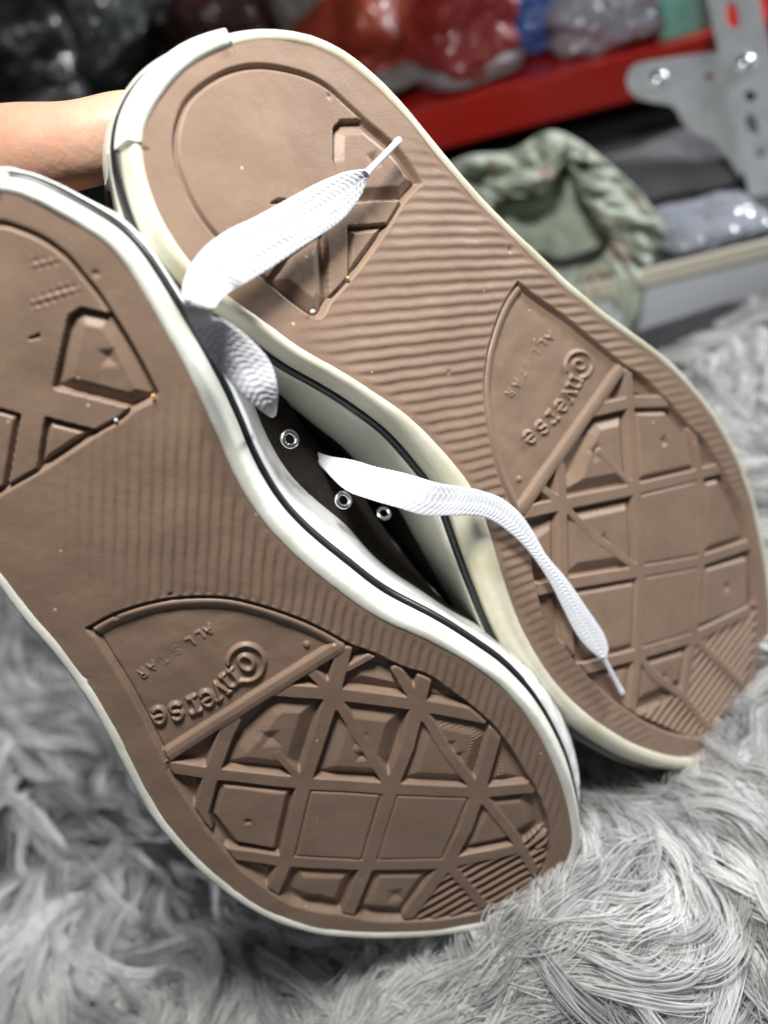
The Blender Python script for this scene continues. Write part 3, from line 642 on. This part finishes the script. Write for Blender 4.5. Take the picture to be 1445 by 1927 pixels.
def in_view(x, y, mg=110):
    c = RW.T @ (np.array([x, y, .01])-CAMPOS)
    if c[2] > -.05: return None
    px = CX-c[0]/c[2]*F; py = CY+c[1]/c[2]*F
    if px < -mg or px > 1445+mg+60 or py < -50 or py > 1927+160: return None
    # far edge of the rug: a line rising to the right in the picture
    if py < 520+(1445-px)*.33+ (0 if px > 1180 else 0): return None
    return px, py, -c[2]
pts_all, tone_all = [], []; NP = 14
cnt = 0; locks = []
tries = 46000
for _ in range(tries):
    x = random.uniform(-.45, .6); y = random.uniform(-.25, .7)
    q = in_view(x, y)
    if q is None: continue
    px, py, dist = q
    if random.random() > min(1, (.36/dist)**1.2): continue
    # keep away from what the soles hide
    if 350 < px < 850 and 500 < py < 1500: continue
    locks.append((x, y, px, py, dist))
print('locks', len(locks))
wisps = []
for (p0, p1, nn_, aim) in (((850,1800),(1130,1640),46,(1000,1600)), ((1290,1490),(1460,1300),34,(1340,1280)), ((560,1850),(860,1810),16,(720,1700))):
    for _ in range(nn_):
        f_ = random.random(); px = p0[0]+(p1[0]-p0[0])*f_+random.gauss(0, 22); py = p0[1]+(p1[1]-p0[1])*f_+random.gauss(0, 22)
        q = ground_hit(px, py, .012); qa = ground_hit(aim[0]+random.gauss(0, 60), aim[1], .012)
        wisps.append((q[0], q[1], px, py, .3, math.atan2(qa[1]-q[1], qa[0]-q[0])))
locks = [l+(None,) for l in locks]+wisps
P_out = []; tone = []
def flow(x, y):
    return -math.pi*.5+2.3*noise.noise(Vector((x*8, y*8, 2)))+1.5*noise.noise(Vector((x*19, y*19, 7)))
for (x, y, px, py, dist, up_) in locks:
    L_ = random.uniform(.055, .100); z0 = fur_h(x, y)-.010
    lift = random.uniform(.007, .020); off = random.gauss(0, .28); curl = random.gauss(0, .9); wf = random.uniform(.8, 2.2); wp = random.random()*6.28; wa = random.uniform(.1, .55)
    if up_ is not None: L_ = random.uniform(.022, .042); lift = random.uniform(.012, .024); off *= 1.6; curl *= 1.5
    tn = min(1, max(0, random.gauss(.52, .22)+.30*noise.noise(Vector((x*14, y*14, 8)))))
    t = np.linspace(0, 1, NP); cx_, cy_ = x, y; C = [(x, y)]; A_ = []
    for k in range(NP):
        a = (flow(cx_, cy_) if up_ is None else up_)+off+curl*max(t[k]-.3, 0)**1.5*1.6+wa*math.sin(6.28*wf*t[k]+wp); A_.append(a)
        if k < NP-1: cx_ += math.cos(a)*L_/NP; cy_ += math.sin(a)*L_/NP; C.append((cx_, cy_))
    C = np.array(C); A_ = np.array(A_); nx_, ny_ = -np.sin(A_), np.cos(A_)
    gz = np.array([fur_h(*c) for c in C[::4]]); gz = np.interp(t, t[::4], gz)
    dz = lift*np.sin(np.minimum(t*1.5, 1)*math.pi*.5)*(1-.75*np.clip(t-.5, 0, 1)*2*.6)
    ns = 14 if up_ is not None else 30 if dist < .40 else (20 if dist < .55 else 12)
    th = 1 if dist < .40 else (1.3 if dist < .55 else 1.8)
    for k in range(ns):
        u = random.gauss(0, .0025); v = random.gauss(0, .0012); s0 = random.uniform(.8, 1.05); conv = 1-t*random.uniform(.4, .85)
        stray = random.random() < .12; e = (.0022 if stray else random.uniform(.0002, .0009))*np.sin(6.28*(t*random.uniform(.6, 2.2)+random.random()))*t
        ii = t*s0
        xx = np.interp(ii, t, C[:, 0])+nx_*(u*conv+e); yy = np.interp(ii, t, C[:, 1])+ny_*(u*conv+e)
        zz = gz-.010+np.interp(ii, t, dz)+v*conv*np.minimum(t*4, 1)+(abs(e) if stray else 0)
        P_out.append(np.stack([xx, yy, zz], 1)); tone.append(min(1, max(0, tn+random.gauss(0, .10)))); 
P_out = np.array(P_out, np.float32); ncv = len(P_out); print('strands', ncv)
hc = bpy.data.hair_curves.new('fur'); hc.add_curves([NP]*ncv)
hc.attributes['position'].data.foreach_set('vector', P_out.reshape(-1))
ra = hc.attributes.get('radius') or hc.attributes.new('radius', 'FLOAT', 'POINT')
rad = np.tile(np.interp(np.linspace(0, 1, NP), [0, .7, 1], [.00019, .00018, .00006]), ncv).astype(np.float32); ra.data.foreach_set('value', rad)
ta = hc.attributes.new('tone', 'FLOAT', 'CURVE'); ta.data.foreach_set('value', np.array(tone, np.float32))
fo = bpy.data.objects.new('pile', hc); SC.collection.objects.link(fo); fo.parent = rug; fo['kind'] = 'stuff'
fm = bpy.data.materials.new('grey_fur'); fm.use_nodes = True; nt = fm.node_tree; nt.nodes.remove(nt.nodes['Principled BSDF'])
b = nt.nodes.new('ShaderNodeBsdfHairPrincipled'); b.model = 'CHIANG'; b.parametrization = 'COLOR'
df = nt.nodes.new('ShaderNodeBsdfPrincipled'); df.inputs['Roughness'].default_value = .55; mxs = nt.nodes.new('ShaderNodeMixShader'); mxs.inputs[0].default_value = .55
nt.links.new(b.outputs[0], mxs.inputs[1]); nt.links.new(df.outputs[0], mxs.inputs[2]); nt.links.new(mxs.outputs[0], nt.nodes['Material Output'].inputs['Surface'])
at = nt.nodes.new('ShaderNodeAttribute'); at.attribute_name = 'tone'; cr = nt.nodes.new('ShaderNodeValToRGB')
cr.color_ramp.elements[0].color = (.29, .29, .295, 1); cr.color_ramp.elements[1].color = (.82, .82, .81, 1); cr.color_ramp.elements[0].position = .1; cr.color_ramp.elements[1].position = .8
nt.links.new(at.outputs['Fac'], cr.inputs['Fac']); nt.links.new(cr.outputs['Color'], b.inputs['Color']); nt.links.new(cr.outputs['Color'], df.inputs['Base Color'])
b.inputs['Roughness'].default_value = .45; b.inputs['Radial Roughness'].default_value = .6
hc.materials.append(fm)

# ------------------------------------------------------------------ background: red steel shelf, slotted post, bags, cloth
def rot_basis(px, slope, d):
    D_ = np.array([math.cos(slope), math.sin(slope), 0.]); D_ -= UPC*D_.dot(UPC); D_ /= np.linalg.norm(D_)
    return D_, np.cross(UPC, D_)
SX, SY = rot_basis(0, math.radians(11.5), .6)
X_w, Y_w, Z_w = RW@SX, RW@SY, np.array([0, 0, 1.])
red = mat('red_enamel', (.58, .026, .016), rough=.33, noise_scale=25, noise_amt=.15, coat=.3)
zinc = mat('galvanised_steel', (.60, .63, .65), rough=.45, metal=.35, noise_scale=60, noise_amt=.25, bump=.2, bump_scale=200)
def shelf_pt(u, v, w, o): return Vector(W(o))+Vector(X_w)*u+Vector(Y_w)*v+Vector(Z_w)*w
def box_in(name, o, u0, u1, v0, v1, w0, w1, m, parent=None, bev=.001):
    bm = bmesh.new(); bmesh.ops.create_cube(bm, size=1)
    for v in bm.verts: v.co = Vector((u0+(v.co.x+.5)*(u1-u0), v0+(v.co.y+.5)*(v1-v0), w0+(v.co.z+.5)*(w1-w0)))
    if bev: bmesh.ops.bevel(bm, geom=bm.edges[:], offset=bev, segments=2, affect='EDGES', profile=.5)
    me = bpy.data.meshes.new(name); bm.to_mesh(me); bm.free()
    ob = link(name, me, parent, m)
    if parent is None: ob.matrix_world = frame_m(W(o), X_w, Y_w, Z_w)
    return ob
SO = ray(1000, 152)*.66
shelf = empty('steel_shelf', Matrix([list(r) for r in np.array(frame_m(W(SO), X_w, Y_w, Z_w))]), 'red enamelled steel shelf with folded front lip behind the shoes', 'shelf')
box_in('shelf_deck', SO, -.27, .3, .0016, .34, -.0015, 0, red, shelf, 0)
box_in('front_lip', SO, -.27, .3, -.0012, .0012, -.034, .0008, red, shelf, .0004)
box_in('lip_return', SO, -.27, .3, .002, .014, -.034, -.0325, red, shelf, .0004)
# lower shelf with its pale front edge
SO2 = ray(1330, 478)*.50
lower = empty('steel_shelf', Matrix([list(r) for r in np.array(frame_m(W(SO2), X_w, Y_w, Z_w))]), 'pale grey lower shelf with a cream front edge, beside the green cloth', 'shelf')
cream_m = mat('cream_paint', (.62, .58, .47), rough=.5); greyp = mat('pale_grey_panel', (.60, .63, .68), rough=.4)
box_in('shelf_deck', SO2, -.45, .35, .001, .4, -.003, 0, mat('shelf_dark', (.03, .03, .035), rough=.6), lower, 0)
box_in('front_lip', SO2, -.45, .35, -.004, .0, -.010, .001, cream_m, lower, .001)
box_in('front_panel', SO2, -.45, .35, -.0015, .0, -.2, -.0105, greyp, lower, 0)
wall = box_in('back_wall', ray(800, 300)*1.25, -1.6, 1.5, 0, .05, -.8, 1.6, mat('dark_wall', (.022, .022, .024), rough=.9, noise_scale=4, noise_amt=.5)); wall['kind'] = 'structure'

# slotted post with holes cut through
def plate(name, outline, holes, o, thick, m, parent):
    """outline and holes in (u, w) metres; filled 2-D curve with thickness"""
    cu = bpy.data.curves.new(name, 'CURVE'); cu.dimensions = '2D'; cu.fill_mode = 'BOTH'; cu.extrude = thick/2; cu.bevel_depth = .0002
    for pts in [outline]+holes:
        sp = cu.splines.new('POLY'); sp.points.add(len(pts)-1); sp.use_cyclic_u = True
        for i, (u, w) in enumerate(pts): sp.points[i].co = (u, w, 0, 1)
    tmp = bpy.data.objects.new(name, cu); SC.collection.objects.link(tmp)
    dg = bpy.context.evaluated_depsgraph_get(); me = bpy.data.meshes.new_from_object(tmp.evaluated_get(dg)); bpy.data.objects.remove(tmp)
    me.name = name; return link(name, me, parent, m)
PD = .56
def slot(c, ax, ra_, rb, n=18):
    ax = np.array(ax, float); ax /= np.linalg.norm(ax); pr = np.array([-ax[1], ax[0]]); out = []
    for i in range(n):
        t = 2*math.pi*i/n; e = max(ra_-rb, 0)*(1 if math.cos(t) > 0 else -1)
        out.append(tuple(np.array(c)+ax*(rb*math.cos(t)+e)+pr*rb*math.sin(t)))
    return out
# the plate's own plane faces the camera a little turned; 2-D coordinates are metres right/up from its anchor
pa = np.array([1390., 150.])
px_n = np.array([-.18, .12, 1.0]); px_n /= np.linalg.norm(px_n); pz = np.array([-.14, .99, 0]); pz -= px_n*pz.dot(px_n); pz /= np.linalg.norm(pz); pxx = np.cross(pz, px_n)
def on_plate(p, d=PD):
    o = ray(*pa)*d; r = ray(*p); q = r*(o.dot(px_n)/r.dot(px_n))-o; return (q.dot(pxx), q.dot(pz))
post = empty('slotted_post', frame_m(W(ray(*pa)*PD), RW@pxx, RW@pz, RW@px_n), 'galvanised slotted angle post with bolts, at the right edge', 'post')
edgeL = [(1300,-260),(1331,0),(1354,76),(1372,175),(1386,281),(1406,380),(1424,470)]; edgeR = [(1510,470),(1488,380),(1466,281),(1450,175),(1430,76),(1412,0),(1385,-260)]
al = on_plate((1331,0)); bl = on_plate((1415,390)); axp = (bl[0]-al[0], bl[1]-al[1]); Lx = math.hypot(*axp); axp = (axp[0]/Lx, axp[1]/Lx); prp = (-axp[1], axp[0])
w_post = .033
ol = [(al[0]-axp[0]*.25, al[1]-axp[1]*.25), (bl[0]+axp[0]*.06, bl[1]+axp[1]*.06)]
outl = [ol[0], ol[1], (ol[1][0]+prp[0]*w_post, ol[1][1]+prp[1]*w_post), (ol[0][0]+prp[0]*w_post, ol[0][1]+prp[1]*w_post)]
holes = [slot(on_plate((1377,28)), axp, .0105, .0045), slot(on_plate((1411,181)), axp, .0042, .0042), slot(on_plate((1414,236)), axp, .0085, .004), slot(on_plate((1430,285)), axp, .0045, .0042), slot(on_plate((1355,-60)), axp, .009, .0045)]
plate('front_flange', outl, holes, None, .0018, zinc, post)
bm = bmesh.new()
q0 = Vector((outl[3][0], outl[3][1], 0)); q1 = Vector((outl[2][0], outl[2][1], 0)); dz_ = Vector((0, 0, -.032)); th = Vector((prp[0], prp[1], 0))*-.0018
vs = [bm.verts.new(v) for v in (q0, q1, q1+dz_, q0+dz_, q0+th, q1+th, q1+dz_+th, q0+dz_+th)]
for f in ((0,1,2,3),(7,6,5,4),(0,4,5,1),(1,5,6,2),(2,6,7,3),(3,7,4,0)): bm.faces.new([vs[i] for i in f])
me = bpy.data.meshes.new('side_flange'); bm.to_mesh(me); bm.free(); link('side_flange', me, post, zinc)
gus_px = [(1372,92),(1300,100),(1222,111),(1200,116),(1185,127),(1179,146),(1184,166),(1202,181),(1232,188),(1261,192),(1275,203),(1283,222),(1297,240),(1318,252),(1345,262),(1370,290),(1395,330),(1405,300),(1385,190)]
gus = plate('gusset_plate', [on_plate(p) for p in gus_px], [slot(on_plate((1336,140)), (1, 0), .003, .003)], None, .0016, zinc, post); gus.location = (0, 0, -.0022)
def bolt(p, r, parent):
    u, w = on_plate(p); prof = [(0, 1.0), (.25, 1.0), (.45, .93), (.6, .75), (.7, .45), (.72, .05)]
    n = 24; R = [np.array([[u+r*q*math.cos(2*math.pi*i/n), w+r*q*math.sin(2*math.pi*i/n), .0009+t*r] for i in range(n)]) for t, q in prof]
    V, Fq = loft(R); b_ = mesh_np('bolt', V, Fq, parent, M['nickel'])
    R = [np.array([[u+r*q*math.cos(2*math.pi*i/6+.3), w+r*q*math.sin(2*math.pi*i/6+.3), .0009+t*r] for i in range(6)]) for t, q in [(0, 1.45), (.18, 1.45), (.25, 1.25), (.26, .6)]]
    V, Fq = loft(R); mesh_np('washer', V, Fq, b_, zinc, False)
bolt((1400,118), .0052, post); bolt((1237,148), .0052, post)

# lumpy bagged goods
def lump(name, c, d, size, colr, label, cat, seed, group=None, rot=0, rough=.45, coat=.05, amp=.24, fine=.05, m=None, base=None, power=4.5, sub=5):
    bm = bmesh.new(); bmesh.ops.create_icosphere(bm, subdivisions=sub, radius=1)
    for v in bm.verts:
        p = v.co.copy(); s_ = (abs(p.x)**power+abs(p.y)**power+abs(p.z)**power)**(-1/power); p = p*s_
        n1 = noise.noise(p*1.3+Vector((seed*7.1, 0, 0))); n2 = 1-abs(noise.noise(p*4.2+Vector((0, seed*3.3, 0))))*2
        v.co = Vector((p.x*size[0], p.y*size[1], p.z*size[2]))*(1+amp*n1+fine*n2)
    for f in bm.faces: f.smooth = True
    me = bpy.data.meshes.new(name); bm.to_mesh(me); bm.free()
    o = link(name, me, base, m or mat(name+'_stuff', colr, rough=rough, coat=coat, noise_scale=30, noise_amt=.35, bump=.4, bump_scale=45))
    Rz = Matrix.Rotation(rot, 4, 'Z')
    if base is None: o.matrix_world = Matrix([list(r) for r in np.array(frame_m(cp(*c, d), X_w, Y_w, Z_w))]) @ Rz
    if label: tag(o, label, cat, group)
    return o
film = mat('clear_film', (.9, .92, .95), rough=.08, trans=1, bump=1, bump_scale=45); film.node_tree.nodes['Principled BSDF'].inputs['IOR'].default_value = 1.12
def bagged(c, d, size, col_up, col_sole, label, seed, rot=0, group='bagged shoes on the shelf'):
    """a shoe wrapped in film: coloured upper on a pale sole"""
    root = empty('bagged_shoe', Matrix([list(r) for r in np.array(frame_m(cp(*c, d), X_w, Y_w, Z_w))]) @ Matrix.Rotation(rot, 4, 'Z'), label, 'wrapped shoe', group)
    up = lump('upper', None, 0, (size[0], size[1], size[2]), col_up, None, None, seed, base=root, amp=.34, coat=.45, rough=.5, fine=.07, power=3.2)
    so = lump('sole', None, 0, (size[0]*1.06, size[1]*1.08, size[2]*.28), col_sole, None, None, seed+5, base=root, amp=.06, fine=.02, coat=.4, power=4)
    so.location = (0, 0, -size[2]*.70)
bagged((700, 75), .70, (.045, .05, .036), (.42, .055, .022), (.30, .29, .29), 'orange red shoe wrapped in film behind the farther heel', 3, .5)
bagged((855, 62), .69, (.042, .05, .035), (.34, .03, .025), (.42, .42, .45), 'dark red shoe wrapped in shiny film, left of the blue bag', 8, .35)
lump('plastic_bag', (1000, 5), .72, (.055, .05, .03), (.08, .20, .62), 'crumpled blue plastic bag on the red shelf', 'bag', 12, rough=.22, fine=.14, coat=1)
lump('plastic_bag', (1120, 22), .70, (.045, .05, .022), (.50, .50, .58), 'cloudy white plastic bag between the blue bag and the mint roll', 'bag', 15, rough=.25, fine=.12, coat=1)
lump('mint_roll', (1268, 5), .70, (.030, .05, .026), (.30, .76, .62), 'mint green folded fabric roll at the shelf end, beside the post', 'fabric', 18, rough=.7, coat=0, amp=.06, fine=.02)
lump('grey_bundle', (590, 40), .80, (.035, .05, .05), (.20, .19, .16), 'grey beige bundle above the farther heel', 'bundle', 21, rough=.5)
bagged((430, 60), .85, (.06, .06, .045), (.05, .016, .010), (.02, .02, .02), 'dark brown shoe wrapped in film above the farther heel strip', 23, .2)
bagged((170, 70), .86, (.06, .06, .05), (.022, .026, .026), (.012, .012, .012), 'charcoal shoe wrapped in film above the wrist', 27, -.2)
bagged((30, 110), .80, (.05, .06, .05), (.010, .010, .012), (.03, .03, .035), 'black shoe wrapped in film at the left edge', 31, .3)
bagged((310, 20), .92, (.07, .06, .05), (.010, .012, .02), (.012, .012, .015), 'navy shoe wrapped in film between the charcoal and brown ones', 35, .1)
bagged((60, 0), .95, (.09, .07, .05), (.012, .016, .014), (.012, .012, .012), 'dull green black shoe wrapped in film at the top left corner', 39, .1)
# small things on the lower shelf
lump('grey_cloth', (1270, 345), .62, (.07, .05, .022), (.16, .16, .17), 'folded dark grey cloth in the gap under the red shelf', 'cloth', 41, rough=.9, coat=0, fine=.05)
lump('plastic_pouch', (1330, 432), .53, (.032, .03, .012), (.42, .45, .52), 'clear bluish plastic pouch on the lower shelf', 'pouch', 43, rough=.2, fine=.12, coat=1)
lump('yellow_sachet', (1400, 415), .54, (.010, .012, .009), (.55, .36, .05), 'small yellow sachet beside the post foot', 'sachet', 45, rough=.35)

# green cloth: a slumped bag with a folded open mouth
def green_cloth():
    m = mat('sage_cloth', (.43, .475, .39), rough=.85, noise_scale=16, noise_amt=.12, bump=.4, bump_scale=500)
    nt = m.node_tree; N_ = nt.nodes.new; L_ = nt.links.new; b = nt.nodes['Principled BSDF']; src = b.inputs['Base Color'].links[0].from_socket
    tc = N_('ShaderNodeTexCoord'); w = N_('ShaderNodeTexWave'); w.inputs['Scale'].default_value = 130; w.inputs['Distortion'].default_value = 1.5; L_(tc.outputs['Object'], w.inputs['Vector'])
    v = N_('ShaderNodeTexVoronoi'); v.inputs['Scale'].default_value = 24; L_(tc.outputs['Object'], v.inputs['Vector'])
    lt = N_('ShaderNodeMath'); lt.operation = 'LESS_THAN'; L_(v.outputs['Distance'], lt.inputs[0]); lt.inputs[1].default_value = .23
    gt = N_('ShaderNodeMath'); gt.operation = 'GREATER_THAN'; L_(w.outputs['Fac'], gt.inputs[0]); gt.inputs[1].default_value = .55
    mu = N_('ShaderNodeMath'); mu.operation = 'MULTIPLY'; L_(lt.outputs[0], mu.inputs[0]); L_(gt.outputs[0], mu.inputs[1])
    mx = N_('ShaderNodeMix'); mx.data_type = 'RGBA'; L_(mu.outputs[0], mx.inputs[0]); L_(src, mx.inputs[6]); mx.inputs[7].default_value = (.34, .10, .055, 1); L_(mx.outputs[2], b.inputs['Base Color'])
    # rings in camera-plane metres around the mouth: outer silhouette -> lip -> inside
    dep = .50
    outer = [(820,330),(880,292),(960,283),(1030,246),(1085,262),(1150,312),(1212,372),(1262,455),(1250,510),(1215,560),(1185,625),(1130,660),(1040,640),(960,560),(880,450),(830,390)]
    mouth = [(930,385),(960,370),(1000,368),(1035,350),(1062,300),(1085,350),(1105,392),(1130,425),(1148,452),(1125,490),(1090,500),(1045,505),(1000,480),(965,450),(945,420),(930,400)]
    n = 180; Oo = spline(outer, n); Mo = spline(mouth, n)
    k0 = int(np.argmin(np.hypot(*(Oo-Oo[0]).T)))
    rings = []
    def ring(f, z, wob, k): 
        out = []
        for i in range(n):
            p = Mo[i]*(1-f)+Oo[i]*f; th = 2*math.pi*i/n
            zz = z+wob*(noise.noise(Vector((math.cos(th)*2.2, math.sin(th)*2.2, k*.28)))+.5*noise.noise(Vector((math.cos(th)*6, math.sin(th)*6, k*.3))))+wob*.9*(1-2*abs(noise.noise(Vector((math.cos(th)*4.2+k*.15, math.sin(th)*4.2, k*.16)))))**3
            out.append(np.array(W(ray(p[0], p[1])*(dep+zz))))
        return np.array(out)
    for k, (f, z, wb) in enumerate([(.86, .085, .0), (.97, .05, .005), (1.0, .028, .008), (.985, .014, .012), (.93, .008, .016), (.85, .005, .019), (.76, .003, .020), (.67, .002, .021), (.58, .001, .021), (.49, 0, .021), (.40, -.001, .020), (.31, -.002, .018), (.22, -.002, .016), (.13, -.001, .013), (.05, .002, .010), (0, .006, .008), (.01, .016, .006), (.06, .05, .002)]):
        rings.append(ring(f, z, wb, k))
    V, Fq = loft(rings); o = mesh_np('cloth_bag', V, Fq, None, m)
    # inner folds closing the mouth
    c = Mo.mean(0); R = []
    for k, f in enumerate([1.4, 1.1, .8, .5, .25, .01]):
        R.append(np.array([np.array(W(ray(*(c+(Mo[i]-c)*f))*(dep+.040+.020*noise.noise(Vector((math.cos(6.28*i/n)*1.5*f, math.sin(6.28*i/n)*1.5*f, 3)))))) for i in range(n)]))
    V, Fq = loft(R); mesh_np('inner_fold', V, Fq, o, m)
    tag(o, 'sage green cloth bag with orange print, slumped open under the red shelf', 'bag')
green_cloth()
